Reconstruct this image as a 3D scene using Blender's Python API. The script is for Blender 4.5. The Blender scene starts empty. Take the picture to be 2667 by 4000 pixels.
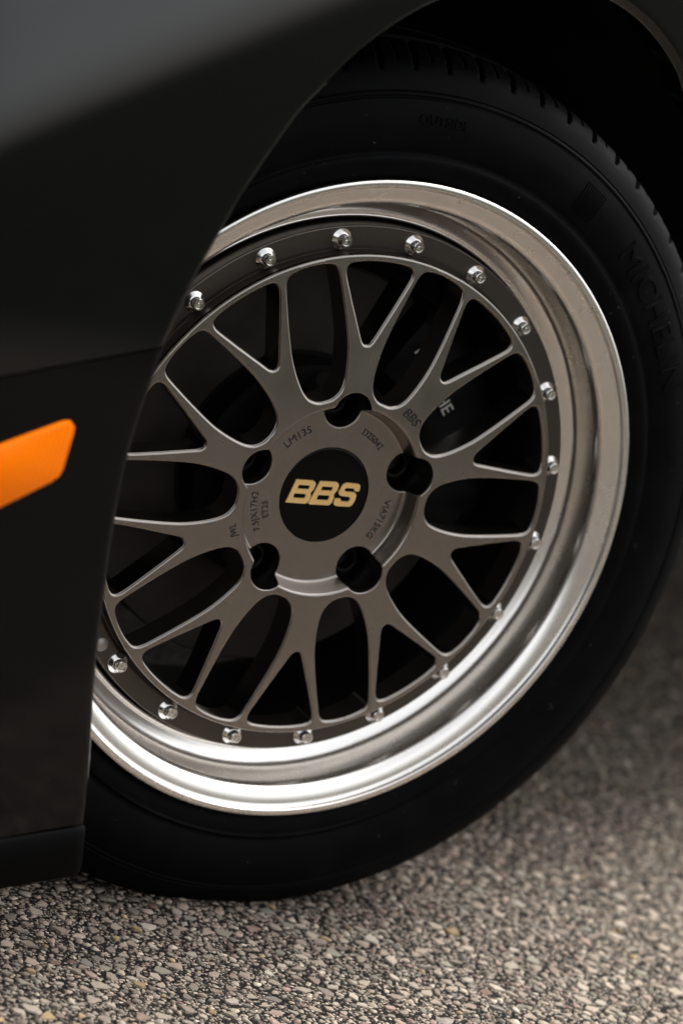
import bpy, bmesh, math, random
import numpy as np
from mathutils import Matrix, Vector
from mathutils.geometry import delaunay_2d_cdt

random.seed(7); RNG = np.random.default_rng(7)
scene = bpy.context.scene
COL = scene.collection
rad = math.radians

# ------------------------------------------------------------------ camera
H = 0.311                                   # wheel centre above the ground
# wheel frame: x to the right, y up, z out along the axle; world = (x, -z, y + H)
CAM_R = np.array([[0.8421707, 0.2668720, 0.4685380],
                  [0.0990086, -0.9306934, 0.3521464],
                  [0.5300432, -0.2501781, -0.8102254]])      # rows: camera right, down, forward
CAM_O = np.array([-1.41175545, 0.66375039, 2.16134485])
def w2b(v): return Vector((v[0], -v[2], v[1] + H))
def w2bd(v): return Vector((v[0], -v[2], v[1]))
cam_d = bpy.data.cameras.new('camera')
cam_d.sensor_fit = 'VERTICAL'; cam_d.sensor_height = 36; cam_d.sensor_width = 24
cam_d.lens = 135.0
cam_d.clip_start = 0.05; cam_d.clip_end = 500
cam_d.dof.use_dof = True
cam_d.dof.focus_distance = 2.61
cam_d.dof.aperture_fstop = 4.5
cam = bpy.data.objects.new('camera', cam_d); COL.objects.link(cam)
rx, dn, fw = (w2bd(CAM_R[i]) for i in range(3))
M = Matrix.Identity(4)
for i in range(3):
    M[i][0] = rx[i]; M[i][1] = -dn[i]; M[i][2] = -fw[i]; M[i][3] = w2b(CAM_O)[i]
cam.matrix_world = M
scene.camera = cam

# ------------------------------------------------------------------ sky, sun, exposure
SUN_EL, SUN_AZ = rad(54), None
sun_vec = Vector((0.80, 0.42, 0.0)).normalized() * math.cos(SUN_EL) + Vector((0, 0, math.sin(SUN_EL)))
world = bpy.data.worlds.new('World'); scene.world = world; world.use_nodes = True
nt = world.node_tree; nt.nodes.clear()
out = nt.nodes.new('ShaderNodeOutputWorld'); bg = nt.nodes.new('ShaderNodeBackground')
sky = nt.nodes.new('ShaderNodeTexSky'); sky.sky_type = 'NISHITA'; sky.sun_disc = False
sky.sun_elevation = SUN_EL; sky.sun_rotation = math.atan2(sun_vec.x, sun_vec.y)
sky.air_density = 1.0; sky.dust_density = 6.0; sky.ozone_density = 1.0; sky.altitude = 100
hs = nt.nodes.new('ShaderNodeHueSaturation'); hs.inputs['Saturation'].default_value = 0.2
nt.links.new(sky.outputs[0], hs.inputs['Color']); wb = nt.nodes.new('ShaderNodeVectorMath'); wb.operation = 'MULTIPLY'; wb.inputs[1].default_value = (1.01, 1.0, 0.98)
nt.links.new(hs.outputs[0], wb.inputs[0]); nt.links.new(wb.outputs[0], bg.inputs['Color'])
bg.inputs['Strength'].default_value = 0.13
nt.links.new(bg.outputs[0], out.inputs['Surface'])
sun_d = bpy.data.lights.new('sun', 'SUN'); sun_d.energy = 1.5; sun_d.angle = rad(34); sun_d.color = (1, 0.96, 0.9)
sun = bpy.data.objects.new('sun', sun_d); COL.objects.link(sun)
sun.rotation_euler = sun_vec.to_track_quat('Z', 'Y').to_euler()
sun.location = (4, 2, 6)
vs = scene.view_settings
vs.view_transform = 'Standard'; vs.look = 'None'; vs.gamma = 1.0; vs.use_curve_mapping = False
vs.exposure = 1.62

# ------------------------------------------------------------------ materials
def mat(name, base, rough=0.5, metal=0.0, **kw):
    m = bpy.data.materials.new(name); m.use_nodes = True
    b = m.node_tree.nodes['Principled BSDF']
    b.inputs['Base Color'].default_value = (*base, 1)
    b.inputs['Roughness'].default_value = rough; b.inputs['Metallic'].default_value = metal
    for k, v in kw.items(): b.inputs[k].default_value = v
    return m
def nodes(m): return m.node_tree.nodes, m.node_tree.links, m.node_tree.nodes['Principled BSDF']
def noise_bump(m, scale, strength, dist=0.001, detail=3):
    n, l, b = nodes(m)
    tc = n.new('ShaderNodeTexCoord'); t = n.new('ShaderNodeTexNoise'); t.inputs['Scale'].default_value = scale; t.inputs['Detail'].default_value = detail
    bu = n.new('ShaderNodeBump'); bu.inputs['Strength'].default_value = strength; bu.inputs['Distance'].default_value = dist
    l.new(tc.outputs['Object'], t.inputs['Vector']); l.new(t.outputs['Fac'], bu.inputs['Height']); l.new(bu.outputs[0], b.inputs['Normal'])
    return t
def noise_mix(m, scale, c1, c2, lo=0.35, hi=0.65, detail=4, rough=None):
    n, l, b = nodes(m)
    tc = n.new('ShaderNodeTexCoord'); t = n.new('ShaderNodeTexNoise'); t.inputs['Scale'].default_value = scale; t.inputs['Detail'].default_value = detail
    r = n.new('ShaderNodeValToRGB'); r.color_ramp.elements[0].position = lo; r.color_ramp.elements[1].position = hi
    r.color_ramp.elements[0].color = (*c1, 1); r.color_ramp.elements[1].color = (*c2, 1)
    l.new(tc.outputs['Object'], t.inputs['Vector']); l.new(t.outputs['Fac'], r.inputs[0]); l.new(r.outputs[0], b.inputs['Base Color'])
    if rough:
        mr = n.new('ShaderNodeMapRange'); mr.inputs['To Min'].default_value = rough[0]; mr.inputs['To Max'].default_value = rough[1]
        l.new(t.outputs['Fac'], mr.inputs['Value']); l.new(mr.outputs[0], b.inputs['Roughness'])

M_LIP = mat('polished_aluminium', (0.93, 0.90, 0.86), 0.2, 1.0, Anisotropic=0.35)
def _lip():
    n, l, b = nodes(M_LIP)
    tg = n.new('ShaderNodeTangent'); tg.direction_type = 'RADIAL'; tg.axis = 'Z'
    l.new(tg.outputs[0], b.inputs['Tangent'])
    tc = n.new('ShaderNodeTexCoord')
    t = n.new('ShaderNodeTexNoise'); t.inputs['Scale'].default_value = 22; t.inputs['Detail'].default_value = 5
    l.new(tc.outputs['Object'], t.inputs['Vector'])
    mr = n.new('ShaderNodeMapRange'); mr.inputs['To Min'].default_value = 0.22; mr.inputs['To Max'].default_value = 0.32
    l.new(t.outputs['Fac'], mr.inputs['Value']); l.new(mr.outputs[0], b.inputs['Roughness'])
_lip()
M_GREY = mat('satin_gunmetal_paint', (0.27, 0.245, 0.22), 0.3, 1.0)
def _grey():
    n, l, b = nodes(M_GREY)
    tc = n.new('ShaderNodeTexCoord')
    v = n.new('ShaderNodeTexNoise'); v.inputs['Scale'].default_value = 2600; v.inputs['Detail'].default_value = 2
    l.new(tc.outputs['Object'], v.inputs['Vector'])
    r = n.new('ShaderNodeValToRGB'); r.color_ramp.elements[0].position = 0.3; r.color_ramp.elements[1].position = 0.72
    r.color_ramp.elements[0].color = (0.27, 0.248, 0.226, 1); r.color_ramp.elements[1].color = (0.40, 0.37, 0.338, 1)
    l.new(v.outputs['Fac'], r.inputs[0]); l.new(r.outputs[0], b.inputs['Base Color'])
    t = n.new('ShaderNodeTexNoise'); t.inputs['Scale'].default_value = 60; t.inputs['Detail'].default_value = 4
    l.new(tc.outputs['Object'], t.inputs['Vector'])
    mr = n.new('ShaderNodeMapRange'); mr.inputs['To Min'].default_value = 0.19; mr.inputs['To Max'].default_value = 0.30
    l.new(t.outputs['Fac'], mr.inputs['Value']); l.new(mr.outputs[0], b.inputs['Roughness'])
    bu = n.new('ShaderNodeBump'); bu.inputs['Strength'].default_value = 0.12; bu.inputs['Distance'].default_value = 0.0002
    l.new(v.outputs['Fac'], bu.inputs['Height']); l.new(bu.outputs[0], b.inputs['Normal'])
_grey()
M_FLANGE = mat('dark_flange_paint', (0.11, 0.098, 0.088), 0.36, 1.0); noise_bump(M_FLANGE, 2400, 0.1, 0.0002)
M_CHROME = mat('chrome', (0.80, 0.78, 0.75), 0.14, 1.0); noise_bump(M_CHROME, 260, 0.04, 0.0002)
M_CAP = mat('black_resin', (0.002, 0.002, 0.002), 0.2, **{'Specular IOR Level': 0.15})
M_GOLD = mat('gold', (1.0, 0.66, 0.27), 0.38, 0.55); noise_bump(M_GOLD, 700, 0.15, 0.0002)
M_ENGR_SHADE = mat('engraving_shade', (0.006, 0.006, 0.006), 0.6)  # shadow of engraved strokes put into the colour; the letters are raised
M_RUB = mat('tyre_rubber', (0.012, 0.0125, 0.0135), 0.62, **{'Specular IOR Level': 0.05})
noise_mix(M_RUB, 38, (0.0011, 0.0012, 0.0016), (0.0022, 0.0024, 0.003), rough=(0.5, 0.75))
def _rub():
    n, l, b = nodes(M_RUB)
    tc = n.new('ShaderNodeTexCoord'); t = n.new('ShaderNodeTexNoise'); t.inputs['Scale'].default_value = 700
    l.new(tc.outputs['Object'], t.inputs['Vector'])
    bu = n.new('ShaderNodeBump'); bu.inputs['Strength'].default_value = 0.2; bu.inputs['Distance'].default_value = 0.0004
    l.new(t.outputs['Fac'], bu.inputs['Height']); l.new(bu.outputs[0], b.inputs['Normal'])
    # grit and scuffs stuck to the rubber
    sp = n.new('ShaderNodeTexNoise'); sp.inputs['Scale'].default_value = 210; sp.inputs['Detail'].default_value = 2; l.new(tc.outputs['Object'], sp.inputs['Vector'])
    mp = n.new('ShaderNodeMapRange'); mp.inputs['From Min'].default_value = 0.735; mp.inputs['From Max'].default_value = 0.78; l.new(sp.outputs['Fac'], mp.inputs['Value'])
    du = n.new('ShaderNodeTexNoise'); du.inputs['Scale'].default_value = 9; du.inputs['Detail'].default_value = 6; l.new(tc.outputs['Object'], du.inputs['Vector'])
    md = n.new('ShaderNodeMapRange'); md.inputs['From Min'].default_value = 0.55; md.inputs['From Max'].default_value = 0.8; md.inputs['To Max'].default_value = 0.12; l.new(du.outputs['Fac'], md.inputs['Value'])
    mm = n.new('ShaderNodeMath'); mm.operation = 'MAXIMUM'; l.new(mp.outputs[0], mm.inputs[0]); l.new(md.outputs[0], mm.inputs[1])
    old = b.inputs['Base Color'].links[0].from_socket
    mx = n.new('ShaderNodeMix'); mx.data_type = 'RGBA'; mx.inputs['B'].default_value = (0.04, 0.034, 0.028, 1)
    l.new(mm.outputs[0], mx.inputs['Factor']); l.new(old, mx.inputs['A']); l.new(mx.outputs['Result'], b.inputs['Base Color'])
_rub()
M_PAINT = mat('black_car_paint', (0.0012, 0.0013, 0.0016), 0.07, **{'Specular IOR Level': 0.42})
M_BUMP = mat('black_bumper_paint', (0.0012, 0.0013, 0.0016), 0.1, **{'Specular IOR Level': 0.13})
M_PLAS = mat('satin_black_plastic', (0.0015, 0.0015, 0.0016), 0.4, **{'Specular IOR Level': 0.02}); noise_bump(M_PLAS, 900, 0.15, 0.0003)
M_LINER = mat('black_liner', (0.002, 0.002, 0.002), 0.8, **{'Specular IOR Level': 0.15})
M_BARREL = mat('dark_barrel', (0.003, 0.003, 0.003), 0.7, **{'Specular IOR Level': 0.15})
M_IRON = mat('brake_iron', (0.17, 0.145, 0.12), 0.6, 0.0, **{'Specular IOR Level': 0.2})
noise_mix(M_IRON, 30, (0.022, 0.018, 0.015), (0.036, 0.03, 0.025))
M_CALI = mat('black_caliper', (0.003, 0.003, 0.0034), 0.4, **{'Specular IOR Level': 0.1})
M_SILV = mat('silver_lettering', (0.5, 0.48, 0.45), 0.5)
M_AMBER = mat('amber_lens', (0.95, 0.2, 0.0), 0.25, **{'Specular IOR Level': 0.08})
def _amber():
    n, l, b = nodes(M_AMBER)
    tc = n.new('ShaderNodeTexCoord'); wv = n.new('ShaderNodeTexWave'); wv.inputs['Scale'].default_value = 70; wv.inputs['Distortion'].default_value = 0.3
    l.new(tc.outputs['Object'], wv.inputs['Vector'])
    r = n.new('ShaderNodeValToRGB'); r.color_ramp.elements[0].color = (0.72, 0.12, 0, 1); r.color_ramp.elements[1].color = (1.0, 0.22, 0, 1)
    l.new(wv.outputs['Fac'], r.inputs[0]); l.new(r.outputs[0], b.inputs['Base Color'])
    bu = n.new('ShaderNodeBump'); bu.inputs['Strength'].default_value = 0.35; bu.inputs['Distance'].default_value = 0.001
    l.new(wv.outputs['Fac'], bu.inputs['Height']); l.new(bu.outputs[0], b.inputs['Normal'])
_amber()

# ground: dark binder with small aggregate showing between the built stones
M_GROUND = bpy.data.materials.new('asphalt'); M_GROUND.use_nodes = True
def _ground():
    n, l, b = nodes(M_GROUND)
    tc = n.new('ShaderNodeTexCoord')
    v = n.new('ShaderNodeTexVoronoi'); v.inputs['Scale'].default_value = 330; v.feature = 'F1'
    ve = n.new('ShaderNodeTexVoronoi'); ve.feature = 'DISTANCE_TO_EDGE'; ve.inputs['Scale'].default_value = 330
    for x in (v, ve): l.new(tc.outputs['Object'], x.inputs['Vector'])
    sp = n.new('ShaderNodeSeparateColor'); l.new(v.outputs['Color'], sp.inputs[0])
    r = n.new('ShaderNodeValToRGB'); cr = r.color_ramp
    cr.elements[0].position = 0; cr.elements[0].color = (0.014, 0.013, 0.012, 1)
    cr.elements[1].position = 1; cr.elements[1].color = (0.46, 0.39, 0.32, 1)
    for p, c in ((0.3, (0.04, 0.036, 0.032, 1)), (0.5, (0.22, 0.185, 0.15, 1)), (0.75, (0.34, 0.285, 0.235, 1))):
        e = cr.elements.new(p); e.color = c
    l.new(sp.outputs[0], r.inputs[0])
    me = n.new('ShaderNodeMapRange'); me.inputs['From Min'].default_value = 0.06; me.inputs['From Max'].default_value = 0.2
    l.new(ve.outputs['Distance'], me.inputs['Value'])
    mx = n.new('ShaderNodeMix'); mx.data_type = 'RGBA'
    mx.inputs['A'].default_value = (0.013, 0.0122, 0.0115, 1)
    l.new(me.outputs[0], mx.inputs['Factor']); l.new(r.outputs[0], mx.inputs['B'])
    # unseen dark surround added out of frame, so the bodywork reflects something dark
    ln = n.new('ShaderNodeVectorMath'); ln.operation = 'LENGTH'; l.new(tc.outputs['Object'], ln.inputs[0])
    nz = n.new('ShaderNodeTexNoise'); nz.inputs['Scale'].default_value = 1.3; nz.inputs['Detail'].default_value = 6; l.new(tc.outputs['Object'], nz.inputs['Vector'])
    ad = n.new('ShaderNodeMath'); ad.operation = 'ADD'; l.new(ln.outputs['Value'], ad.inputs[0]); l.new(nz.outputs['Fac'], ad.inputs[1])
    mp = n.new('ShaderNodeMapRange'); mp.inputs['From Min'].default_value = 2.1; mp.inputs['From Max'].default_value = 2.35; l.new(ad.outputs[0], mp.inputs['Value'])
    gz = n.new('ShaderNodeTexNoise'); gz.inputs['Scale'].default_value = 14; gz.inputs['Detail'].default_value = 8; l.new(tc.outputs['Object'], gz.inputs['Vector'])
    gr_ = n.new('ShaderNodeValToRGB'); gr_.color_ramp.elements[0].position = 0.35; gr_.color_ramp.elements[1].position = 0.7
    gr_.color_ramp.elements[0].color = (0.008, 0.009, 0.007, 1); gr_.color_ramp.elements[1].color = (0.03, 0.034, 0.02, 1); l.new(gz.outputs['Fac'], gr_.inputs[0])
    m2 = n.new('ShaderNodeMix'); m2.data_type = 'RGBA'; l.new(mp.outputs[0], m2.inputs['Factor']); l.new(mx.outputs['Result'], m2.inputs['A']); l.new(gr_.outputs[0], m2.inputs['B'])
    l.new(m2.outputs['Result'], b.inputs['Base Color'])
    b.inputs['Roughness'].default_value = 0.8; b.inputs['Specular IOR Level'].default_value = 0.04
    bu = n.new('ShaderNodeBump'); bu.inputs['Strength'].default_value = 0.8; bu.inputs['Distance'].default_value = 0.002
    l.new(me.outputs[0], bu.inputs['Height']); l.new(bu.outputs[0], b.inputs['Normal'])
_ground()
M_STONE = bpy.data.materials.new('aggregate_stone'); M_STONE.use_nodes = True
def _stone():
    n, l, b = nodes(M_STONE)
    a = n.new('ShaderNodeAttribute'); a.attribute_name = 'stone_colour'
    tc = n.new('ShaderNodeTexCoord'); t = n.new('ShaderNodeTexNoise'); t.inputs['Scale'].default_value = 420; t.inputs['Detail'].default_value = 5
    l.new(tc.outputs['Object'], t.inputs['Vector'])
    mr = n.new('ShaderNodeMapRange'); mr.inputs['From Min'].default_value = 0.3; mr.inputs['From Max'].default_value = 0.7
    mr.inputs['To Min'].default_value = 0.62; mr.inputs['To Max'].default_value = 1.25
    l.new(t.outputs['Fac'], mr.inputs['Value'])
    mx = n.new('ShaderNodeVectorMath'); mx.operation = 'SCALE'
    l.new(a.outputs['Color'], mx.inputs[0]); l.new(mr.outputs[0], mx.inputs['Scale'])
    l.new(mx.outputs[0], b.inputs['Base Color']); b.inputs['Roughness'].default_value = 0.7; b.inputs['Specular IOR Level'].default_value = 0.12
    bu = n.new('ShaderNodeBump'); bu.inputs['Strength'].default_value = 0.35; bu.inputs['Distance'].default_value = 0.001
    l.new(t.outputs['Fac'], bu.inputs['Height']); l.new(bu.outputs[0], b.inputs['Normal'])
_stone()

# ------------------------------------------------------------------ mesh helpers
def mesh_from(name, verts, faces, m, smooth=True, sharp=None):
    me = bpy.data.meshes.new(name)
    me.from_pydata([tuple(v) for v in np.asarray(verts, float).tolist()], [], [tuple(f) for f in faces]); me.update()
    me.materials.append(m)
    if smooth:
        me.shade_smooth()
        if sharp: me.set_sharp_from_angle(angle=rad(sharp))
    return me
def link(name, me, parent=None, mtx=None):
    o = bpy.data.objects.new(name, me); COL.objects.link(o)
    if parent: o.parent = parent
    if mtx is not None: o.matrix_basis = mtx
    return o
def smooth_profile(pts, step=0.0006):
    """Catmull-Rom through the points; a point given twice stays a corner."""
    segs, cur = [], [pts[0]]
    for p in pts[1:]:
        if p == cur[-1]: segs.append(cur); cur = [p]
        else: cur.append(p)
    segs.append(cur); outp = []
    for s in segs:
        P = np.array(s, float)
        if len(P) < 2: continue
        E = np.vstack([2*P[0]-P[1], P, 2*P[-1]-P[-2]])
        for i in range(1, len(E)-2):
            k = max(2, int(np.linalg.norm(E[i+1]-E[i])/step))
            for t in np.arange(k)/k:
                a, b_, c, d_ = E[i-1], E[i], E[i+1], E[i+2]
                outp.append(0.5*((2*b_)+(c-a)*t+(2*a-5*b_+4*c-d_)*t*t+(3*b_-a-3*c+d_)*t**3))
        outp.append(P[-1])
    return np.array(outp)
def lathe_arrays(prof, n):
    prof = np.asarray(prof); a = np.arange(n)*2*np.pi/n
    V = np.stack([np.outer(np.cos(a), prof[:, 0]), np.outer(np.sin(a), prof[:, 0]), np.tile(prof[:, 1], (n, 1))], -1)
    k = len(prof); i = np.arange(n)[:, None]; j = np.arange(k-1)[None]
    F = np.stack([i*k+j, ((i+1) % n)*k+j, ((i+1) % n)*k+j+1, i*k+j+1], -1).reshape(-1, 4)
    return V.reshape(-1, 3), F
def lathe(name, prof, n, m, sharp=40):
    V, F = lathe_arrays(prof, n)
    return mesh_from(name, V, F.tolist(), m, True, sharp)

# ------------------------------------------------------------------ the car
car = bpy.data.objects.new('car', None); COL.objects.link(car)
car['label'] = 'black car with polished grey mesh-spoke wheel, low tyre and amber side marker'
car['category'] = 'car'
WM = Matrix.Translation((0, 0, H)) @ Matrix.Rotation(rad(90), 4, 'X')       # wheel frame -> world
def RZ(deg): return Matrix.Rotation(rad(deg), 4, 'Z')
ID = Matrix.Identity(4)

# --- wheel: the turned aluminium rim is the part, everything bolted to it its sub-parts
lip_prof = [(0.2335, -0.0075), (0.2352, -0.0040), (0.2356, -0.0018), (0.2352, -0.0004), (0.2340, 0.0002), (0.2322, 0.0003), (0.2309, 0.0001),
            (0.2309, 0.0001), (0.2302, -0.0009), (0.2298, -0.0022), (0.2290, -0.0034), (0.2276, -0.0040),
            (0.2255, -0.0044), (0.2230, -0.0050), (0.2205, -0.0059), (0.2182, -0.0073), (0.2163, -0.0094), (0.2152, -0.0120), (0.2147, -0.0150),
            (0.2144, -0.0200), (0.2139, -0.0270), (0.2134, -0.0325), (0.2124, -0.0362), (0.2104, -0.0388), (0.2070, -0.0408),
            (0.2036, -0.0424), (0.2018, -0.0431), (0.2018, -0.0431), (0.2012, -0.0425), (0.2002, -0.0409), (0.1990, -0.0403), (0.1978, -0.0408), (0.1971, -0.0422), (0.1969, -0.0440), (0.1969, -0.0500)]
wheel = link('wheel', lathe('wheel', smooth_profile(lip_prof), 256, M_LIP, 50), car, WM)
wheel['label'] = 'multi-piece wheel with polished stepped lip and grey mesh spokes'
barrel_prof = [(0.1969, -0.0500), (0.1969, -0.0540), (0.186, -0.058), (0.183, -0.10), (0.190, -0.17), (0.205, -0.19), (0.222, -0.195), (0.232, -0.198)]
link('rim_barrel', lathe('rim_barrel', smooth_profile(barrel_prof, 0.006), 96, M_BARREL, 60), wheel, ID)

# bolt flange of the centre, outside the spoke ring
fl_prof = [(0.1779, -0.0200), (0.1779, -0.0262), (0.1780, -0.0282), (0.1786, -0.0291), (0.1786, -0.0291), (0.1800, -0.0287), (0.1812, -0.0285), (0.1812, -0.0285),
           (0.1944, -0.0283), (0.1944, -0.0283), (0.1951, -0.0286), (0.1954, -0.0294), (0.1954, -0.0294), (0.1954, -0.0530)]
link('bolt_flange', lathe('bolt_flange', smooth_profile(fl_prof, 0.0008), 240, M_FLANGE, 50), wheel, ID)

# --- centre: hub and ten Y spokes, cut from one 72 degree sector
W_HALF = [(0.0762, 0), (0.0764, .0040), (0.0775, .0075), (0.0803, .0117), (0.0845, .0147), (0.0900, .0169), (0.0975, .0189), (0.1050, .0203), (0.113, .0213),
          (0.121, .0216), (0.131, .0216), (0.143, .0213), (0.153, .0209), (0.161, .0205), (0.1658, .0200), (0.1692, .0187), (0.1713, .0165), (0.1724, .0135), (0.1736, .007), (0.1739, 0)]
V_HALF = [(0.1143, 0), (0.1149, .0022), (0.1168, .0040), (0.1200, .0057), (0.125, .0081), (0.1305, .0108), (0.136, .0134), (0.1425, .0166), (0.149, .0196),
          (0.155, .0224), (0.161, .0251), (0.1640, .0260), (0.1668, .0261), (0.1690, .0250), (0.1703, .0230), (0.1712, .0200), (0.1724, .011), (0.1728, 0)]
def close_half(h):
    h = [tuple(map(float, p)) for p in h]
    mir = [(x, -y) for x, y in reversed(h[1:-1])]
    loop = np.array(h + mir)
    n = len(loop); o = []                      # closed Catmull-Rom, keeps the two axis points
    for i in range(n):
        a, b_, c, d_ = loop[i-1], loop[i], loop[(i+1) % n], loop[(i+2) % n]
        k = max(2, int(round(np.linalg.norm(c-b_)/0.0011)))
        for t in np.arange(k)/k:
            q = 0.5*((2*b_)+(c-a)*t+(2*a-5*b_+4*c-d_)*t*t+(3*b_-a-3*c+d_)*t**3); o.append(q)
    return np.array(o)
def rot2(P, deg):
    c, s = math.cos(rad(deg)), math.sin(rad(deg)); P = np.asarray(P)
    return np.stack([P[:, 0]*c-P[:, 1]*s, P[:, 0]*s+P[:, 1]*c], 1)
wl, vl = close_half(W_HALF), close_half(V_HALF)
lug = np.array([(0.065+0.0150*math.cos(a), 0.0150*math.sin(a)) for a in np.arange(96)*2*np.pi/96])
loops = [(rot2(wl, -18), 'w', .0019), (rot2(wl, 18), 'w', .0019), (rot2(wl, 54), 'w', .0019), (vl, 'v', .0019), (rot2(vl, 36), 'v', .0019), (lug, 'l', .0007)]
R_IN, R_OUT, R_HUB = 0.0353, 0.1781, 0.0745
rg = np.arange(0.030, 0.185, 0.00005)
zp = np.interp(rg, [0.03, .0640, .0652, .0660, .0688, .0697, .0710, .0800, .1200, .1500, .1790], [-.0240, -.0240, -.0236, -.0222, -.0122, -.0106, -.0101, -.0103, -.0124, -.0143, -.0162])
kern = np.exp(-0.5*(np.arange(-24, 25)*0.05/0.38)**2); kern /= kern.sum()
zp = np.convolve(np.pad(zp, 24, mode='edge'), kern, 'valid')
def prof_z(r): return np.interp(r, rg, zp)
def seg_dist(P, L):
    A = L; B = np.roll(L, -1, 0); d = B-A; dd = (d*d).sum(1)
    best = np.full(len(P), 9.0)
    for s in range(0, len(P), 4000):
        q = P[s:s+4000]
        t = np.clip((((q[:, None]-A[None])*d[None]).sum(-1))/dd, 0, 1)
        e = q[:, None]-(A[None]+t[..., None]*d[None]); best[s:s+4000] = np.sqrt((e*e).sum(-1)).min(1)
    return best
def height(P):
    r = np.hypot(P[:, 0], P[:, 1]); z = prof_z(r)
    for L, kd, R in loops:
        d = seg_dist(P, L); k = np.clip(R-d, 0, R*0.9995); z = z-(R-np.sqrt(R*R-k*k))
    R = .0016; k = np.clip(R-(R_OUT-r), 0, R*0.9995)
    return z-(R-np.sqrt(R*R-k*k))
def inside(P, L):
    x, y = P[:, 0], P[:, 1]; A = L; B = np.roll(L, -1, 0); c = np.zeros(len(P), bool)
    for (x0, y0), (x1, y1) in zip(A, B):
        if y0 == y1: continue
        hit = ((y0 > y) != (y1 > y)) & (x < (x1-x0)*(y-y0)/(y1-y0)+x0); c ^= hit
    return c
T0, T1 = -18.0, 54.0
def in_sector(P, tol=1e-4):
    a = np.degrees(np.arctan2(P[:, 1], P[:, 0])); return (a > T0-tol) & (a < T1+tol)
pts, edges = [], []
def add_pts(P): s = len(pts); pts.extend(map(tuple, P)); return s
def polar(r, a): return np.stack([r*np.cos(np.radians(a)), r*np.sin(np.radians(a))], 1)
for L, kd, R in loops:                                    # outlines and their bevel rows
    m_ = in_sector(L)
    idx = {}
    for i in np.where(m_)[0]: idx[i] = add_pts(L[i:i+1])
    n = len(L)
    for i in idx:
        if (i+1) % n in idx: edges.append((idx[i], idx[(i+1) % n]))
    T = np.roll(L, -1, 0)-np.roll(L, 1, 0); N = np.stack([T[:, 1], -T[:, 0]], 1); N /= np.linalg.norm(N, axis=1)[:, None]
    if inside(L[:1]+N[:1]*1e-4, L)[0]: N = -N
    for f in (0.12, 0.35, 0.7, 1.05):
        Q = L+N*R*f
        ok = in_sector(Q, -0.02)
        for L2, _, _ in loops: ok &= ~inside(Q, L2) & (seg_dist(Q, L2) > R*f*0.93)
        add_pts(Q[ok])
ang = np.linspace(T0, T1, 91)
hub_r = [R_IN, .0375, .041, .045, .049, .053, .057, .061, .0632, .0642, .0649, .0654, .0658, .0662, .0667, .0673, .0679, .0684, .0688, .0692, .0697, .0703, .0711, .0725, R_HUB]
ring_r = [R_OUT, R_OUT-.0002, R_OUT-.0006, R_OUT-.0011, R_OUT-.0017, R_OUT-.0026]
for r in hub_r+ring_r:
    Q = polar(np.full(len(ang), r), ang); ok = np.ones(len(Q), bool)
    for L, kd, R in loops: ok &= ~inside(Q, L) & (seg_dist(Q, L) > (2e-4 if r in hub_r else 8e-4))
    if r == R_OUT: ok[:] = True
    ids = [add_pts(Q[i:i+1]) if ok[i] else -1 for i in range(len(Q))]
    if r in hub_r or r == R_OUT:
        for a_, b_ in zip(ids[:-1], ids[1:]):
            if a_ >= 0 and b_ >= 0: edges.append((a_, b_))
sp_ = 0.0026                                                # filling points on the spokes
gx, gy = np.meshgrid(np.arange(0.05, 0.182, sp_), np.arange(-0.06, 0.16, sp_))
G = np.stack([gx.ravel()+(np.arange(gx.size) // gx.shape[1] % 2)*sp_/2, gy.ravel()], 1)
gr = np.hypot(G[:, 0], G[:, 1]); ok = in_sector(G, -0.3) & (gr > R_HUB+.0015) & (gr < R_OUT-.0035)
for L, kd, R in loops: ok &= ~inside(G, L) & (seg_dist(G, L) > .0022)
add_pts(G[ok])
S = 1000.0
vo, eo, fo, ov, oe, of_ = delaunay_2d_cdt([Vector((p[0]*S, p[1]*S)) for p in pts], edges, [], 0, 1e-5)
P2 = np.array([(v.x, v.y) for v in vo])/S
tri = np.array([list(f) for f in fo])
cen = P2[tri].mean(1); cr_ = np.hypot(cen[:, 0], cen[:, 1])
keep = in_sector(cen)
for L, kd, R in loops: keep &= ~inside(cen, L)
rr = np.hypot(P2[:, 0], P2[:, 1]); keep &= (cr_ > R_IN*math.cos(rad(0.4))*0.9995)
ar = np.cross(P2[tri[:, 1]]-P2[tri[:, 0]], P2[tri[:, 2]]-P2[tri[:, 0]]); keep &= np.abs(ar) > 1e-11
tri, cen, cr_, ar = tri[keep], cen[keep], cr_[keep], ar[keep]
tri[ar < 0] = tri[ar < 0][:, ::-1]
Z = height(P2); eps = 2e-5
gxn = (height(P2+[eps, 0])-height(P2-[eps, 0]))/(2*eps); gyn = (height(P2+[0, eps])-height(P2-[0, eps]))/(2*eps)
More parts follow.
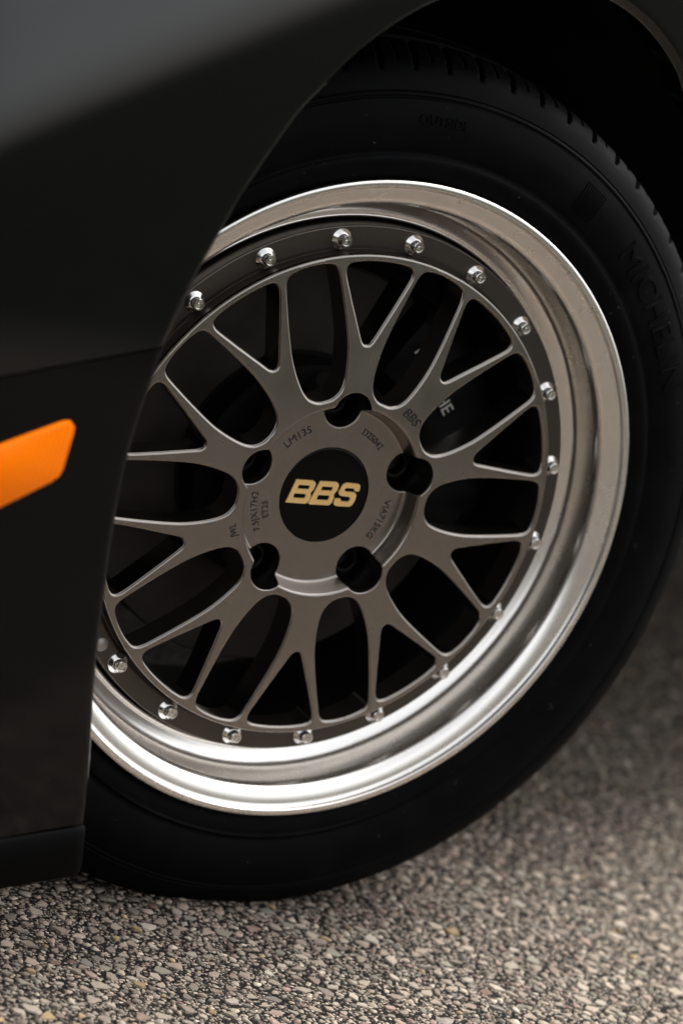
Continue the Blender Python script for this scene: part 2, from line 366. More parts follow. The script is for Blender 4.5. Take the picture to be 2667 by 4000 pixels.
# at the very edge look inwards only
NRM = np.stack([-gxn, -gyn, np.ones(len(P2))], 1); NRM /= np.linalg.norm(NRM, axis=1)[:, None]
cang = np.degrees(np.arctan2(cen[:, 1], cen[:, 0]))
grp = np.where(cr_ < R_HUB, 0, np.where(cang < 18, 1, 2))
def wall_rows(group):
    """inner walls of windows and lug holes that belong to a group"""
    V, F, N_ = [], [], []
    for L, kd, R in loops:
        n = len(L); T = np.roll(L, -1, 0)-np.roll(L, 1, 0); N = np.stack([T[:, 1], -T[:, 0]], 1); N /= np.linalg.norm(N, axis=1)[:, None]
        if not inside(L[:1]+N[:1]*1e-4, L)[0]: N = -N         # towards the opening
        ztop = height(L)
        for i in range(n):
            j = (i+1) % n; mid = ((L[i]+L[j])/2)[None]
            if not in_sector(mid)[0]: continue
            mr_ = np.hypot(*mid[0]); ma = math.degrees(math.atan2(mid[0][1], mid[0][0]))
            g = 0 if mr_ < R_HUB else (1 if ma < 18 else 2)
            if g != group: continue
            s = len(V)
            for q in (i, j):
                zt = ztop[q]; zb = -0.058 if kd == 'l' else prof_z(np.hypot(*L[q]))-0.027
                for f in (0, 0.3, 0.92, 1.0):
                    off = N[q]*(-0.0016*f if kd != 'l' else 0) - (N[q]*0.0012 if f == 1.0 and kd != 'l' else 0)
                    V.append((L[q][0]+off[0], L[q][1]+off[1], zt+(zb-zt)*f)); N_.append((N[q][0], N[q][1], 0.06))
            for k in range(3):
                f = [s+k, s+k+1, s+4+k+1, s+4+k]
                a_, b_, c_ = (np.array(V[t]) for t in f[:3])
                if np.dot(np.cross(b_-a_, c_-a_), (N[i][0], N[i][1], 0)) < 0: f = f[::-1]
                F.append(f)
    return V, F, N_
def group_mesh(name, g):
    t = tri[grp == g]; u, inv = np.unique(t, return_inverse=True)
    V = [(P2[i][0], P2[i][1], Z[i]) for i in u]; N_ = [tuple(NRM[i]) for i in u]; F = inv.reshape(t.shape).tolist()
    wv, wf, wn = wall_rows(g); s = len(V)
    V += wv; N_ += wn; F += [[i+s for i in f] for f in wf]
    return V, F, N_
def build_custom(name, V, F, N_, m):
    me = mesh_from(name, V, F, m)
    me.normals_split_custom_set_from_vertices([tuple(Vector(n).normalized()) for n in N_]); return me
SPOKE0 = 93.7
hv, hf, hn = group_mesh('hub', 0)
HV, HF, HN = [], [], []
for k in range(5):
    c, s = math.cos(rad(72*k)), math.sin(rad(72*k)); o = len(HV)
    HV += [(x*c-y*s, x*s+y*c, z) for x, y, z in hv]; HN += [(x*c-y*s, x*s+y*c, z) for x, y, z in hn]; HF += [[i+o for i in f] for f in hf]
link('hub', build_custom('hub', HV, HF, HN, M_GREY), wheel, RZ(SPOKE0))
meA = build_custom('spoke', *group_mesh('spoke', 1), M_GREY); meB = build_custom('spoke', *group_mesh('spoke', 2), M_GREY)
for k in range(5):
    link('spoke', meA, wheel, RZ(SPOKE0+72*k)); link('spoke', meB, wheel, RZ(SPOKE0+72*k))

# --- rim bolts
def nut_mesh():
    prof = [(0.0067, -0.0010), (0.0067, 0.0005), (0.0067, 0.0005), (0.0065, 0.0009), (0.0065, 0.0009), (0.0042, 0.0026), (0.0036, 0.0028), (0.0036, 0.0028)]
    V, F = lathe_arrays(smooth_profile(prof, 0.0004), 36); V = list(map(tuple, V)); F = F.tolist()
    n = 36                                                    # twelve-point shank with a dished end
    prof2 = [(0.0033, 0.0026), (0.0033, 0.0062), (0.0037, 0.0063), (0.0038, 0.0071), (0.0034, 0.0075), (0.0026, 0.0075), (0.0023, 0.0067), (0.0016, 0.0066), (0.0009, 0.0068), (0.0, 0.0069)]
    s = len(V)
    for i in range(n):
        a = 2*math.pi*i/n
        for q, (r, z) in enumerate(prof2):
            r2 = r*(1-0.10*(i % 3 == 0)) if q < 2 else r
            V.append((r2*math.cos(a), r2*math.sin(a), z))
    k = len(prof2)
    for i in range(n):
        for j in range(k-1): F.append([s+i*k+j, s+((i+1) % n)*k+j, s+((i+1) % n)*k+j+1, s+i*k+j+1])
    return mesh_from('bolt', V, F, M_CHROME, True, 32)
nut = nut_mesh()
BOLT0 = 138.71
for k in range(20):
    link('bolt', nut, wheel, RZ(BOLT0-18*k) @ Matrix.Translation((0.1862, 0, -0.0286)) @ RZ(RNG.uniform(0, 360)) @ Matrix.Scale(1.13, 4))

# --- centre cap and the gold letters on it
cap_prof = [(0.0, -0.0238), (0.018, -0.0239), (0.030, -0.0241), (0.0338, -0.0243), (0.0346, -0.0247), (0.0348, -0.0258), (0.0348, -0.032)]
link('centre_cap', lathe('centre_cap', smooth_profile(cap_prof, 0.002), 128, M_CAP, 50), wheel, ID)
link('cap_seat', lathe('cap_seat', [(R_IN+.0003, -0.0242), (R_IN, -0.0260), (R_IN-.0001, -0.034), (0.0, -0.034)], 96, M_GREY, 50), wheel, ID)
LETTERS = [
 [[(-0.02969, -0.00847), (-0.02613, 0.00893), (-0.01241, 0.00967), (-0.01073, 0.00891), (-0.00968, 0.00724), (-0.01007, 0.00405), (-0.01135, 0.0015), (-0.0119, 0.00028), (-0.01089, -0.00182), (-0.01116, -0.00447), (-0.01216, -0.00684), (-0.01388, -0.00782)], [(-0.02289, 0.00537), (-0.01454, 0.00576), (-0.01384, 0.005), (-0.01445, 0.00289), (-0.0234, 0.00238)], [(-0.0245, -0.00109), (-0.01562, -0.00075), (-0.015, -0.00163), (-0.01557, -0.00369), (-0.01618, -0.00412), (-0.02498, -0.00455)]],
 [[(-0.01141, -0.00731), (-0.0068, 0.00987), (0.00655, 0.01061), (0.00819, 0.00985), (0.00909, 0.0081), (0.00879, 0.00465), (0.00741, 0.00239), (0.00708, 0.00119), (0.00781, -0.00073), (0.00721, -0.00476), (0.00556, -0.00689), (-0.01008, -0.00793)], [(-0.00395, 0.00614), (0.00429, 0.00673), (0.00492, 0.00601), (0.0044, 0.0038), (-0.0043, 0.00321)], [(-0.00523, -0.00031), (0.00345, 0.00016), (0.0041, -0.00061), (0.00355, -0.00293), (0.00285, -0.00348), (-0.00594, -0.00396)]],
 [[(0.02654, 0.00934), (0.02569, 0.01072), (0.02391, 0.01116), (0.01507, 0.01098), (0.01301, 0.01012), (0.0116, 0.00812), (0.0105, 0.00367), (0.01087, 0.00213), (0.0125, 0.00104), (0.01942, 0.00095), (0.0209, 0.00037), (0.02125, -0.00076), (0.02073, -0.00224), (0.01971, -0.00272), (0.01482, -0.00298), (0.01373, -0.00247), (0.01355, -0.00117), (0.00892, -0.0013), (0.00879, -0.00459), (0.00972, -0.00623), (0.01167, -0.00686), (0.02217, -0.00621), (0.0241, -0.0049), (0.02538, -0.00084), (0.0254, 0.00244), (0.02445, 0.00393), (0.02263, 0.00468), (0.01626, 0.00446), (0.01482, 0.00515), (0.01456, 0.00633), (0.01569, 0.00719), (0.02115, 0.00748), (0.02238, 0.00693), (0.02299, 0.00557), (0.026, 0.00568), (0.02668, 0.00671)]]]
def extrude_poly(name, lps, z0, z1, m, inset=0.0):
    P, E = [], []
    for lp in lps:
        s = len(P); P += lp; E += [(s+i, s+(i+1) % len(lp)) for i in range(len(lp))]
    vo, eo, fo, *_ = delaunay_2d_cdt([Vector((p[0]*S, p[1]*S)) for p in P], E, [], 0, 1e-5)
    Q = np.array([(v.x, v.y) for v in vo])/S; n = len(Q)
    F = []
    for f in fo:
        c = Q[list(f)].mean(0)[None]
        if inside(c, np.array(lps[0]))[0] and not any(inside(c, np.array(h))[0] for h in lps[1:]):
            f = list(f)
            if np.cross(Q[f[1]]-Q[f[0]], Q[f[2]]-Q[f[0]]) < 0: f = f[::-1]
            F.append(f)
    V = [(x, y, z1) for x, y in Q]
    for lp in lps:
        k = len(lp); s = len(V)
        V += [(x, y, z1) for x, y in lp]+[(x, y, z0) for x, y in lp]
        for i in range(k): F.append([s+i, s+(i+1) % k, s+k+(i+1) % k, s+k+i])
    return mesh_from(name, V, F, m, False)
for lps in LETTERS: link('logo_letter', extrude_poly('logo_letter', lps, -0.0242, -0.0229, M_GOLD), wheel, ID)

# --- lettering made from the built-in font, bent round the axle
def text_arrays(s, size, extrude):
    cu = bpy.data.curves.new('t', 'FONT'); cu.body = s; cu.size = size; cu.align_x = 'CENTER'; cu.align_y = 'CENTER'; cu.extrude = extrude; cu.resolution_u = 3
    o = bpy.data.objects.new('t', cu); COL.objects.link(o)
    bpy.context.view_layer.update()
    me = bpy.data.meshes.new_from_object(o.evaluated_get(bpy.context.evaluated_depsgraph_get()))
    V = np.array([v.co[:] for v in me.vertices]); F = [list(p.vertices) for p in me.polygons]
    bpy.data.objects.remove(o); bpy.data.curves.remove(cu); bpy.data.meshes.remove(me)
    return V, F
def arc_text(name, s, size, R, a_mid, z, m, parent, extrude=0.0003, spread=1.0, zfun=None, shear=0.0):
    V, F = text_arrays(s, size, extrude)
    x = V[:, 0]*spread + V[:, 1]*shear; y = V[:, 1]
    a = np.radians(a_mid)-x/R; r = R+y
    zz = (zfun(r) if zfun else z)+V[:, 2]
    return link(name, mesh_from(name, np.stack([r*np.cos(a), r*np.sin(a), zz], 1), F, m, False), parent, ID)
arc_text('hub_lettering', 'LM135', 0.0080, 0.0523, 130.5, -0.0239, M_ENGR_SHADE, wheel, spread=1.05)
arc_text('hub_lettering', 'D25042', 0.0070, 0.0520, 59.5, -0.0239, M_ENGR_SHADE, wheel, spread=0.95)
arc_text('hub_lettering', '7.5JX17H2', 0.0071, 0.0548, 199.5, -0.0239, M_ENGR_SHADE, wheel, spread=0.98)
arc_text('hub_lettering', 'ET25', 0.0066, 0.0462, 199.5, -0.0239, M_ENGR_SHADE, wheel, spread=0.95)
arc_text('hub_lettering', 'VIA715KG', 0.0073, 0.0525, -15, -0.0239, M_ENGR_SHADE, wheel, spread=0.95)
arc_text('spoke_lettering', 'BBS', 0.0100, 0.0802, 57.2, -0.0101, M_ENGR_SHADE, wheel, shear=0.25, spread=1.0)
arc_text('spoke_lettering', 'JWL', 0.0068, 0.0778, 201.8, -0.0101, M_ENGR_SHADE, wheel, spread=0.8)

# --- lug bolts deep in their holes
lug_prof = [(0.0150, -0.052), (0.0112, -0.050), (0.0112, -0.050), (0.0104, -0.040), (0.0092, -0.0385), (0.0075, -0.0385), (0.0068, -0.041), (0.0066, -0.047), (0.0, -0.048)]
lugm = lathe('lug_bolt', lug_prof, 32, mat('lug_steel', (0.012, 0.012, 0.013), 0.35, 0.8), 40)
for k in range(5):
    link('lug_bolt', lugm, wheel, RZ(SPOKE0+72*k) @ Matrix.Translation((0.065, 0, 0)))

# --- valve sticker on the flange by the bumper
stk = [(0.0, 0.0005), (0.0048, 0.0005), (0.0051, 0.0)]
link('flange_badge', lathe('flange_badge', stk, 40, mat('badge_grey', (0.4, 0.37, 0.34), 0.45, 0.6), 60), wheel,
     RZ(222.6) @ Matrix.Translation((0.1885, 0, -0.0284)))

# --- tyre
ty = [(0.2315, -0.018), (0.2340, -0.0085), (0.2372, -0.0052), (0.2420, -0.0030), (0.2475, -0.0020), (0.2510, -0.0024), (0.2526, -0.0042), (0.2526, -0.0042), (0.2545, -0.0046), (0.2575, -0.0036),
      (0.2650, -0.0026), (0.2750, -0.0026), (0.2840, -0.0045), (0.2905, -0.0066), (0.2905, -0.0066), (0.2912, -0.0080), (0.2925, -0.0080), (0.2932, -0.0074), (0.2932, -0.0074), (0.2945, -0.0080), (0.2952, -0.0092), (0.2962, -0.0088), (0.2962, -0.0088),
      (0.3020, -0.0113), (0.3080, -0.0150), (0.3125, -0.0195), (0.3158, -0.0260), (0.3182, -0.0360), (0.3202, -0.0520), (0.3212, -0.0700), (0.3216, -0.0900), (0.3217, -0.1080)]
typ = smooth_profile(ty, 0.0016)
ty_front = typ.copy()
back = typ[:-1][::-1].copy(); back[:, 1] = -0.216-back[:, 1]
back = back[::2]
typ = np.vstack([typ, back])
NT = 1440
V, F = lathe_arrays(typ, NT); k = len(typ)
V = V.reshape(NT, k, 3); A = (np.arange(NT)*360/NT)[:, None]
zz = typ[:, 1][None]; rr0 = typ[:, 0][None]
zc = np.minimum(-zz, 0.216+zz)                                 # distance in from either shoulder
sweep = 26*np.clip(zc-0.014, 0, 0.06)*2.2
ph = ((A+sweep) % 5.0)
wide = (ph < 0.75) & (zc > 0.0155) & (zc < 0.058) & (rr0 > 0.305)
sipe = (np.abs(ph-2.9) < 0.14) & (zc > 0.021) & (zc < 0.05) & (rr0 > 0.305)
circ = np.zeros_like(zz, bool)
for c_ in (0.060, 0.092): circ |= np.abs(zc-c_) < 0.0042
cut = np.where(wide, 0.0045*np.clip((zc-0.0145)/0.006, 0.2, 1), 0)+np.where(sipe & ~wide, 0.0028, 0)
cut = np.maximum(cut, np.where(circ & (rr0 > 0.31), 0.0065, 0))
rn = rr0-cut
V[..., 0] = rn*np.cos(np.radians(A)); V[..., 1] = rn*np.sin(np.radians(A))
# the tyre stands flat on the ground and bulges a little above it
yb = -H+0.0006
pen = np.clip(-(V[..., 1]-yb), 0, None)
V[..., 1] = np.maximum(V[..., 1], yb)
low = np.exp(-((V[..., 1]+0.275)/0.05)**2)*(V[..., 1] < -0.2)*np.exp(-(V[..., 0]/0.11)**2)
V[..., 2] += np.where(zz > -0.06, 1, np.where(zz < -0.156, -1, 0))*low*0.0045*np.clip((0.316-rr0)/0.03, 0, 1)*(np.abs(rr0-0.24) > 0.01)
link('tyre', mesh_from('tyre', V.reshape(-1, 3), F.tolist(), M_RUB, True, 35), wheel, ID)
tf = ty_front[np.argsort(ty_front[:, 0])]
def side_z(r): return np.interp(r, tf[:, 0], tf[:, 1])+0.0003
arc_text('tyre_lettering', 'MICHELIN', 0.0250, 0.2735, 38.0, 0, M_RUB, wheel, extrude=0.0008, spread=1.12, zfun=side_z)
arc_text('tyre_lettering', 'MICHELIN', 0.0250, 0.2735, 218.0, 0, M_RUB, wheel, extrude=0.0008, spread=1.12, zfun=side_z)
arc_text('tyre_lettering', 'OUTSIDE', 0.0090, 0.2780, 90.5, 0, M_RUB, wheel, extrude=0.0006, spread=1.1, zfun=side_z)
def rib_block(a0, a1, n):
    V, F = [], []
    for i in range(n):
        a = a0+(a1-a0)*i/n; s = len(V)
        for da in (0, (a1-a0)/n*0.5):
            for r in np.linspace(0.263, 0.2855, 6):
                for dz in (-0.0004, 0.0007): V.append((r*math.cos(rad(a+da)), r*math.sin(rad(a+da)), float(side_z(r))+dz))
        for j in range(5):
            b0, b1 = s+2*j, s+12+2*j
            F += [[b0+1, b1+1, b1+3, b0+3], [b0, b0+1, b0+3, b0+2], [b1, b1+2, b1+3, b1+1]]
    return mesh_from('tyre_ribs', V, F, M_RUB, False)
link('tyre_ribs', rib_block(63.5, 59, 10), wheel, ID)
link('tyre_ribs', rib_block(-111, -116, 11), wheel, ID)

# --- brake disc and caliper behind the spokes
disc_prof = [(0.0, -0.060), (0.060, -0.060), (0.078, -0.061), (0.081, -0.064), (0.081, -0.064), (0.081, -0.088), (0.081, -0.088), (0.149, -0.088), (0.149, -0.088), (0.1505, -0.0895), (0.1505, -0.112), (0.08, -0.114)]
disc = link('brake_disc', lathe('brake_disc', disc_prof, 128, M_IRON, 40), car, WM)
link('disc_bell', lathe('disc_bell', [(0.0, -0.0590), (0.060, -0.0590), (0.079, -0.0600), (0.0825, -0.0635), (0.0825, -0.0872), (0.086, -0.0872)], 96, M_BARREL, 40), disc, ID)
def caliper():
    bm = bmesh.new(); a = np.linspace(-10, 62, 19); prof = [(0.088, -0.118), (0.088, -0.066), (0.096, -0.060), (0.146, -0.058), (0.158, -0.064), (0.160, -0.080), (0.160, -0.124)]
    rows = []
    for i, q in enumerate(a):
        t = abs((q-26)/36); sh = 1-0.10*max(0, t-0.75)/0.25
        rows.append([bm.verts.new(((r if j < 2 else 0.088+(r-0.088)*sh)*math.cos(rad(q)), (r if j < 2 else 0.088+(r-0.088)*sh)*math.sin(rad(q)), z-0.004*t*t)) for j, (r, z) in enumerate(prof)])
    for r0, r1 in zip(rows[:-1], rows[1:]):
        for j in range(len(prof)-1): bm.faces.new([r0[j], r1[j], r1[j+1], r0[j+1]])
    bm.faces.new(rows[0]); bm.faces.new(rows[-1][::-1])
    bmesh.ops.recalc_face_normals(bm, faces=bm.faces)
    me = bpy.data.meshes.new('brake_caliper'); bm.to_mesh(me); bm.free(); me.materials.append(M_CALI); me.shade_smooth(); me.set_sharp_from_angle(angle=rad(30)); return me
cal = link('brake_caliper', caliper(), car, WM)
tv, tf_ = text_arrays('PORSCHE', 0.0135, 0.0004)
p0 = np.array([0.0835, 0.0840]); ud = np.array([0.0437, -0.0486]); ud /= np.linalg.norm(ud); vd = np.array([-ud[1], ud[0]])
cx = tv[:, 0]*1.02
link('caliper_lettering', mesh_from('caliper_lettering', np.stack([p0[0]+cx*ud[0]+tv[:, 1]*vd[0], p0[1]+cx*ud[1]+tv[:, 1]*vd[1], -0.0565+tv[:, 2]], 1), tf_, M_SILV, False), cal, ID)

# --- bodywork: car axes are turned 22 degrees against the steered wheel
DEL = rad(22.0)
BM = Matrix.Translation((0, 0, H)) @ Matrix.Rotation(DEL, 4, 'Z') @ Matrix.Rotation(rad(90), 4, 'X')   # (along car, up, outwards)
ARCH = [(-0.2246, -0.2365), (-0.2256, -0.2191), (-0.2324, -0.1932), (-0.2449, -0.1516), (-0.26, -0.1043), (-0.271, -0.0611), (-0.279, -0.0218), (-0.2867, 0.02), (-0.2905, 0.0582), (-0.2898, 0.0871), (-0.2848, 0.1274), (-0.2755, 0.1675), (-0.2677, 0.1905), (-0.2589, 0.2106), (-0.25, 0.2307), (-0.2348, 0.2567), (-0.2154, 0.2859), (-0.1942, 0.3069), (-0.1648, 0.3328), (-0.1245, 0.3568), (-0.088, 0.3709)]
for a in np.arange(105, 44, -8): ARCH.append((0.029+0.311*math.cos(rad(a)), 0.077+0.311*math.sin(rad(a))))
ARCH += [(0.335, 0.262), (0.41, 0.190), (0.47, 0.10), (0.505, 0.02), (0.515, -0.045)]
arch = smooth_profile(ARCH, 0.003)
qg = np.arange(-2.0, 2.0, 0.005); gg = 6.5*0.04*np.logaddexp(0, qg/0.04); gg = np.minimum(gg, 1.6)
GG = np.cumsum(gg)*0.005
def body_w(x, y):
    q = y-(0.264+(np.clip(x, -0.7, 0.15)+0.486)*0.433)
    w = 0.040-np.interp(q, qg, GG)
    w = w-0.9*np.clip(-0.46-x, 0, None)**2 - 0.25*np.clip(-0.10-y, 0, None)**2
    return w
w_arch0 = body_w(arch[:, 0], arch[:, 1])
i_seam = int(np.argmin(np.hypot(arch[:, 0]+0.2835, arch[:, 1]-0.1335)))
s_par = np.linspace(0, 1, len(arch))
def out_dir(i):
    x, y = arch[i]
    if i <= i_seam:
        t = i/i_seam; a = 180+7*t
    else:
        base = math.degrees(math.atan2(y-0.077, x-0.029)) % 360
        t = min(1, (i-i_seam)/(0.25*len(arch))); a = 187*(1-t)+base*t if base > 90 or t < 1 else base
        if base > 330 or base < 45: a = 0 if arch[i][1] < 0.2 else (base if base < 90 else 0)
    return np.array([math.cos(rad(a)), math.sin(rad(a))])
TS = np.concatenate([[0, .0008, .002, .004, .007, .011, .016], np.arange(.024, .68, .014)])
def panel(name, i0, i1, m, tmax, lo_gap=False):
    V, F = [], []; ts = TS[TS <= tmax]; k = len(ts)+3
    for i in range(i0, i1+1):
        d = out_dir(i); P = arch[i]
        w0 = float(body_w(P[0], P[1]))
        V += [(P[0]+0.012*d[0], P[1]+0.012*d[1], w0-0.026), (P[0]+0.0005*d[0], P[1]+0.0005*d[1], w0-0.022), (P[0], P[1], w0-0.004)]
        for t in ts:
            x, y = P+d*t
            V.append((x, y, float(body_w(x, y))-0.004*max(0, 1-t/0.007)**2))
    n = i1-i0+1
    for i in range(n-1):
        for j in range(k-1): F.append([i*k+j, i*k+j+1, (i+1)*k+j+1, (i+1)*k+j])
    V = np.array(V)
    return V, F, k, n
def body_obj(name, i0, i1, m, tmax):
    V, F, k, n = panel(name, i0, i1, m, tmax)
    if name == 'fender': V[:k, 1] += 0.0014
    # turned-in returns along both ends, so the seams have depth
    for row, sgn in ((0, -1), (n-1, 1)):
        s = len(V); R_ = V[row*k+2:(row+1)*k].copy(); R_[:, 2] -= 0.015; V = np.vstack([V, R_])
        for j in range(len(R_)-1):
            f = [row*k+2+j, row*k+3+j, s+j+1, s+j]; F.append(f if sgn < 0 else f[::-1])
    return link(name, mesh_from(name, V, F, m, True, 50), car, BM)
i_lip = int(np.argmin(np.hypot(arch[:, 0]+0.2335, arch[:, 1]+0.198)))
fender = body_obj('fender', i_seam, len(arch)-1, M_PAINT, 0.6)
bumper = body_obj('bumper', i_lip, i_seam, M_BUMP, 0.64)
def lip_spoiler():
    V, F = [], []; xs = [-0.2245, -0.2248, -0.2265, -0.2300, -0.236]+list(np.arange(-0.25, -0.88, -0.02))
    sec = [(-0.1995, -0.012), (-0.1990, 0.0015), (-0.2010, 0.0030), (-0.2150, 0.0040), (-0.2290, 0.0040), (-0.2345, 0.0030), (-0.2372, -0.0010), (-0.2375, -0.060)]
    k = len(sec)
    for q, x in enumerate(xs):
        dip = [0.010, 0.005, 0.002, 0.0006, 0][q] if q < 5 else 0
        for j, (y, z) in enumerate(sec):
            yy = y+(dip if j >= 4 else 0)
            V.append((x - (0.232-0.2245)*max(0, (y+0.2375)/0.038)*1.0, yy, float(body_w(x, -0.21))+z-dip*0.8))
    for i in range(len(xs)-1):
        for j in range(k-1): F.append([i*k+j, (i+1)*k+j, (i+1)*k+j+1, i*k+j+1])
    s = len(V)
    V += [(v[0]+0.001, v[1], v[2]-0.03) for v in V[:k]]
    for j in range(k-1): F.append([j, j+1, s+j+1, s+j])
    return mesh_from('bumper_lip', V, F, M_PLAS, True, 40)
link('bumper_lip', lip_spoiler(), car, BM)
def marker():
    out_ = [(-0.53, 0.0437), (-0.4172, 0.0733), (-0.3660, 0.0869), (-0.3600, 0.0872), (-0.3560, 0.0845), (-0.3552, 0.0800), (-0.3562, 0.0560), (-0.3580, 0.0515), (-0.3640, 0.0478), (-0.4028, 0.0336), (-0.51, -0.0060), (-0.56, -0.010)]
    c = np.mean(out_, 0); V, F = [], []; n = len(out_)
    for ins, dz in ((1.0, -0.004), (1.0, 0.0012), (0.985, 0.0026), (0.90, 0.0034)):
        for x, y in out_:
            X, Y = c+(np.array([x, y])-c)*np.array([1-(1-ins)*0.35, ins]); V.append((X, Y, float(body_w(X, Y))+dz))
    for r in range(3):
        for i in range(n): F.append([r*n+i, r*n+(i+1) % n, (r+1)*n+(i+1) % n, (r+1)*n+i][::-1])
    F.append([3*n+i for i in range(n)][::-1])
    return mesh_from('side_marker', V, F, M_AMBER, True, 35)
mk = link('side_marker', marker(), bumper, ID); mk['label'] = 'amber side marker light'
# wheel well behind the arch
def liner():
    V, F = [], []; c = np.array([0.02, 0.06]); A_ = [arch[0]+[0.02, 0.0]]+[p for p in arch]
    A2 = arch[::2]
    deps = (0.016, -0.02, -0.10, -0.32)
    for P in A2:
        d = P-c; d /= np.linalg.norm(d)
        for w in deps: V.append((P[0]+0.016*d[0], P[1]+0.016*d[1], w))
    n, k = len(A2), 4
    for i in range(n-1):
        for j in range(k-1): F.append([i*k+j, i*k+j+1, (i+1)*k+j+1, (i+1)*k+j])
    V.append((c[0], c[1]-0.1, -0.32)); s = len(V)-1
    for i in range(n-1): F.append([i*k+3, s, (i+1)*k+3])
    return mesh_from('wheel_well', V, F, M_LINER, True, 40)
link('wheel_well', liner(), car, BM)
# floor pan and sill, the underside that keeps light off the ground beneath the car
def box(bm, x0, x1, y0, y1, z0, z1):
    v = [bm.verts.new((x, y, z)) for x in (x0, x1) for y in (y0, y1) for z in (z0, z1)]
    for f in ((0, 1, 3, 2), (4, 6, 7, 5), (0, 4, 5, 1), (2, 3, 7, 6), (0, 2, 6, 4), (1, 5, 7, 3)): bm.faces.new([v[i] for i in f])
bm = bmesh.new()
box(bm, -0.70, 0.52, -0.12, 0.45, -1.75, -0.34)
box(bm, 0.52, 3.2, -0.04, 0.45, -1.75, 0.0)
box(bm, -0.66, -0.33, -0.225, 0.20, -0.60, -0.03)
bmesh.ops.recalc_face_normals(bm, faces=bm.faces)
me = bpy.data.meshes.new('underbody'); bm.to_mesh(me); bm.free(); me.materials.append(M_LINER)
link('underbody', me, car, BM)
def side_rear():
    V, F = [], []; ys = list(np.linspace(-0.045, 0.62, 24)); xs = [0.52, 0.54, 0.6, 0.8, 1.4, 2.2, 3.2]
    for x in xs:
        for y in ys: V.append((x, y, 0.032-0.35*max(0, -y-0.02)**2*2-0.55*max(0, y-0.30)**2))
    k = len(ys)
    for i in range(len(xs)-1):
        for j in range(k-1): F.append([i*k+j, (i+1)*k+j, (i+1)*k+j+1, i*k+j+1])
    return mesh_from('rocker_panel', V, F, M_PAINT, True, 50)
link('rocker_panel', side_rear(), car, BM)

# ------------------------------------------------------------------ the ground
def ground_mesh():
    bm = bmesh.new(); v = [bm.verts.new(p) for p in ((-400, -400, 0), (400, -400, 0), (400, 400, 0), (-400, 400, 0))]; bm.faces.new(v)
    me = bpy.data.meshes.new('ground'); bm.to_mesh(me); bm.free(); me.materials.append(M_GROUND); return me
ground = link('ground', ground_mesh()); ground['kind'] = 'structure'
ground['label'] = 'worn grey-tan asphalt with exposed stone aggregate under the car'; ground['category'] = 'ground'
PALETTE = np.array([1.0, 0.955, 0.885])*0.72*np.array([(.40, .345, .30), (.46, .40, .345), (.52, .465, .41), (.34, .295, .265), (.37, .29, .255), (.41, .31, .28), (.27, .25, .235), (.47, .36, .22), (.22, .15, .135), (.32, .31, .27), (.56, .52, .47)])
PW = np.array([.22, .2, .14, .12, .06, .035, .08, .012, .02, .07, .045]); PW /= PW.sum()
def stone_shape(n, rng):
    a = np.sort((np.arange(n)+rng.uniform(-.44, .44, n))*2*np.pi/n)
    el = rng.uniform(0.62, 1.0); rb = rng.uniform(0.72, 1.2, n); th = rng.uniform(0, np.pi)
    x = np.cos(a)*rb; y = np.sin(a)*rb*el
    X = x*np.cos(th)-y*np.sin(th); Y = x*np.sin(th)+y*np.cos(th)
    h = rng.uniform(0.18, 0.40); sl = rng.uniform(-.15, .15, 2); ti = rng.uniform(0.80, 0.95, n)
    base = np.stack([X, Y, np.full(n, -0.12)], 1)
    tx, ty_ = X*ti, Y*ti; top = np.stack([tx, ty_, h+tx*sl[0]+ty_*sl[1]-rng.uniform(0, .12, n)], 1)
    mid = np.array([[rng.uniform(-.2, .2), rng.uniform(-.2, .2), h*1.08]])
    F = [(i, (i+1) % n, n+(i+1) % n) for i in range(n)]+[(i, n+(i+1) % n, n+i) for i in range(n)]+[(n+i, n+(i+1) % n, 2*n) for i in range(n)]
    return np.vstack([base, top, mid]), np.array(F)
# where stones are built: the ground in view with a margin all round
POLY = np.array([(-0.42, -0.34), (0.46, -0.34), (1.35, 1.05), (0.98, 1.15), (0.22, 0.16), (-0.42, 0.16)])
RES = 0.0006; x0, y0 = -0.45, -0.37; nx, ny = int(1.85/RES), int(1.56/RES)
occ = np.zeros((nx, ny), bool)
STONES = []
ring = np.stack([np.cos(np.arange(8)*np.pi/4), np.sin(np.arange(8)*np.pi/4)], 1)
def throw(count, lo, hi):
    P = np.stack([RNG.uniform(-0.42, 1.35, count), RNG.uniform(-0.34, 1.15, count)], 1); P = P[inside(P, POLY)]
    R_ = RNG.uniform(lo, hi, len(P))
    far = P[:, 1]+0.4*P[:, 0]
    for (x, y), r in zip(P, R_):
        i, j = int((x-x0)/RES), int((y-y0)/RES)
        if occ[i, j]: continue
        bad = False
        for cx_, cy_ in ring:
            if occ[int((x+cx_*r*0.86-x0)/RES), int((y+cy_*r*0.86-y0)/RES)]: bad = True; break
        if bad: continue
        k_ = int(r*0.93/RES)+1
        ii, jj = np.ogrid[-k_:k_+1, -k_:k_+1]
        occ[i-k_:i+k_+1, j-k_:j+k_+1] |= (ii*ii+jj*jj) <= (r*0.93/RES)**2
        STONES.append((x, y, r))
throw(3600, 0.0055, 0.0078)
throw(9000, 0.0042, 0.0056)
throw(40000, 0.0030, 0.0042)
throw(70000, 0.0020, 0.0030)
throw(110000, 0.0012, 0.0020)
ST = np.array(STONES)
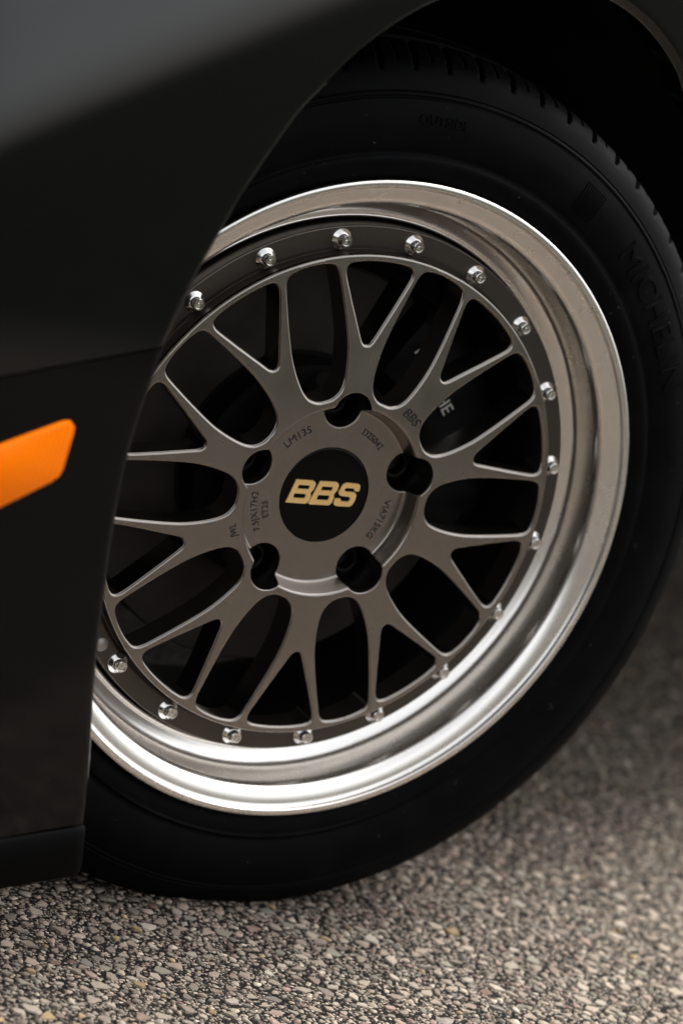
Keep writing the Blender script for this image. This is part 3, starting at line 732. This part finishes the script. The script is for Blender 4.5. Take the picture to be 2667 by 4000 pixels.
# the 300 that show largest are stones of their own: projected size in the frame
rel = np.stack([ST[:, 0], np.full(len(ST), -H), -ST[:, 1]], 1)-CAM_O
cc = rel @ CAM_R.T
px = cc[:, 0]/cc[:, 2]*15000+1333.5; py = cc[:, 1]/cc[:, 2]*15000+2000
vis = (px > 20) & (px < 2647) & (py > 3560) & (py < 3985)
score = np.where(vis, ST[:, 2]/cc[:, 2], 0)
order = np.argsort(-score); single = set(order[:300].tolist())
shapes = [stone_shape(6 if q < 30 else 5, RNG) for q in range(64)]
allV, allF, allC, base_i = [], [], [], 0
cols = PALETTE[RNG.choice(len(PALETTE), len(ST), p=PW)]*RNG.uniform(0.6, 1.32, (len(ST), 1))
var = RNG.integers(0, 64, len(ST)); spin = RNG.uniform(0, 2*np.pi, len(ST)); hh = RNG.uniform(0.6, 1.15, len(ST))
for i, (x, y, r) in enumerate(ST):
    if i in single: continue
    Vs, Fs = shapes[var[i]]; c, s = math.cos(spin[i])*r, math.sin(spin[i])*r
    q = np.empty_like(Vs); q[:, 0] = x+Vs[:, 0]*c-Vs[:, 1]*s; q[:, 1] = y+Vs[:, 0]*s+Vs[:, 1]*c; q[:, 2] = Vs[:, 2]*min(r, 0.0040)*hh[i]
    allV.append(q); allF.append(Fs+base_i); base_i += len(q); allC.append(np.repeat(cols[i:i+1], len(q), 0))
V = np.vstack(allV); F = np.vstack(allF); C = np.vstack(allC)
me = bpy.data.meshes.new('aggregate')
me.vertices.add(len(V)); me.vertices.foreach_set('co', V.astype(np.float32).ravel())
me.loops.add(F.size); me.loops.foreach_set('vertex_index', F.astype(np.int32).ravel())
me.polygons.add(len(F)); me.polygons.foreach_set('loop_start', np.arange(0, F.size, 3, dtype=np.int32))
me.update(calc_edges=True)
at = me.attributes.new('stone_colour', 'FLOAT_COLOR', 'POINT'); at.data.foreach_set('color', np.hstack([C, np.ones((len(C), 1))]).astype(np.float32).ravel())
me.materials.append(M_STONE)
ag = link('aggregate', me, ground); ag['kind'] = 'stuff'
# the single stones share a few meshes
proto = []
for q in range(22):
    Vs, Fs = shapes[q]; c_ = PALETTE[q % len(PALETTE)]*(0.85 if q < 11 else 1.08)
    m_ = mesh_from('stone', Vs, Fs.tolist(), M_STONE, False)
    a_ = m_.attributes.new('stone_colour', 'FLOAT_COLOR', 'POINT'); a_.data.foreach_set('color', np.tile(np.append(c_, 1), (len(Vs), 1)).astype(np.float32).ravel())
    proto.append(m_)
pw22 = np.tile(PW, 2)/2
for i in order[:300]:
    x, y, r = ST[i]
    m_ = proto[RNG.choice(22, p=pw22)]
    o = link('stone', m_, ground, Matrix.Translation((x, y, 0)) @ Matrix.Rotation(spin[i], 4, 'Z') @ Matrix.Diagonal((r, r, min(r, 0.0040)*hh[i], 1)))
print('stones', len(ST), 'tris', len(F))
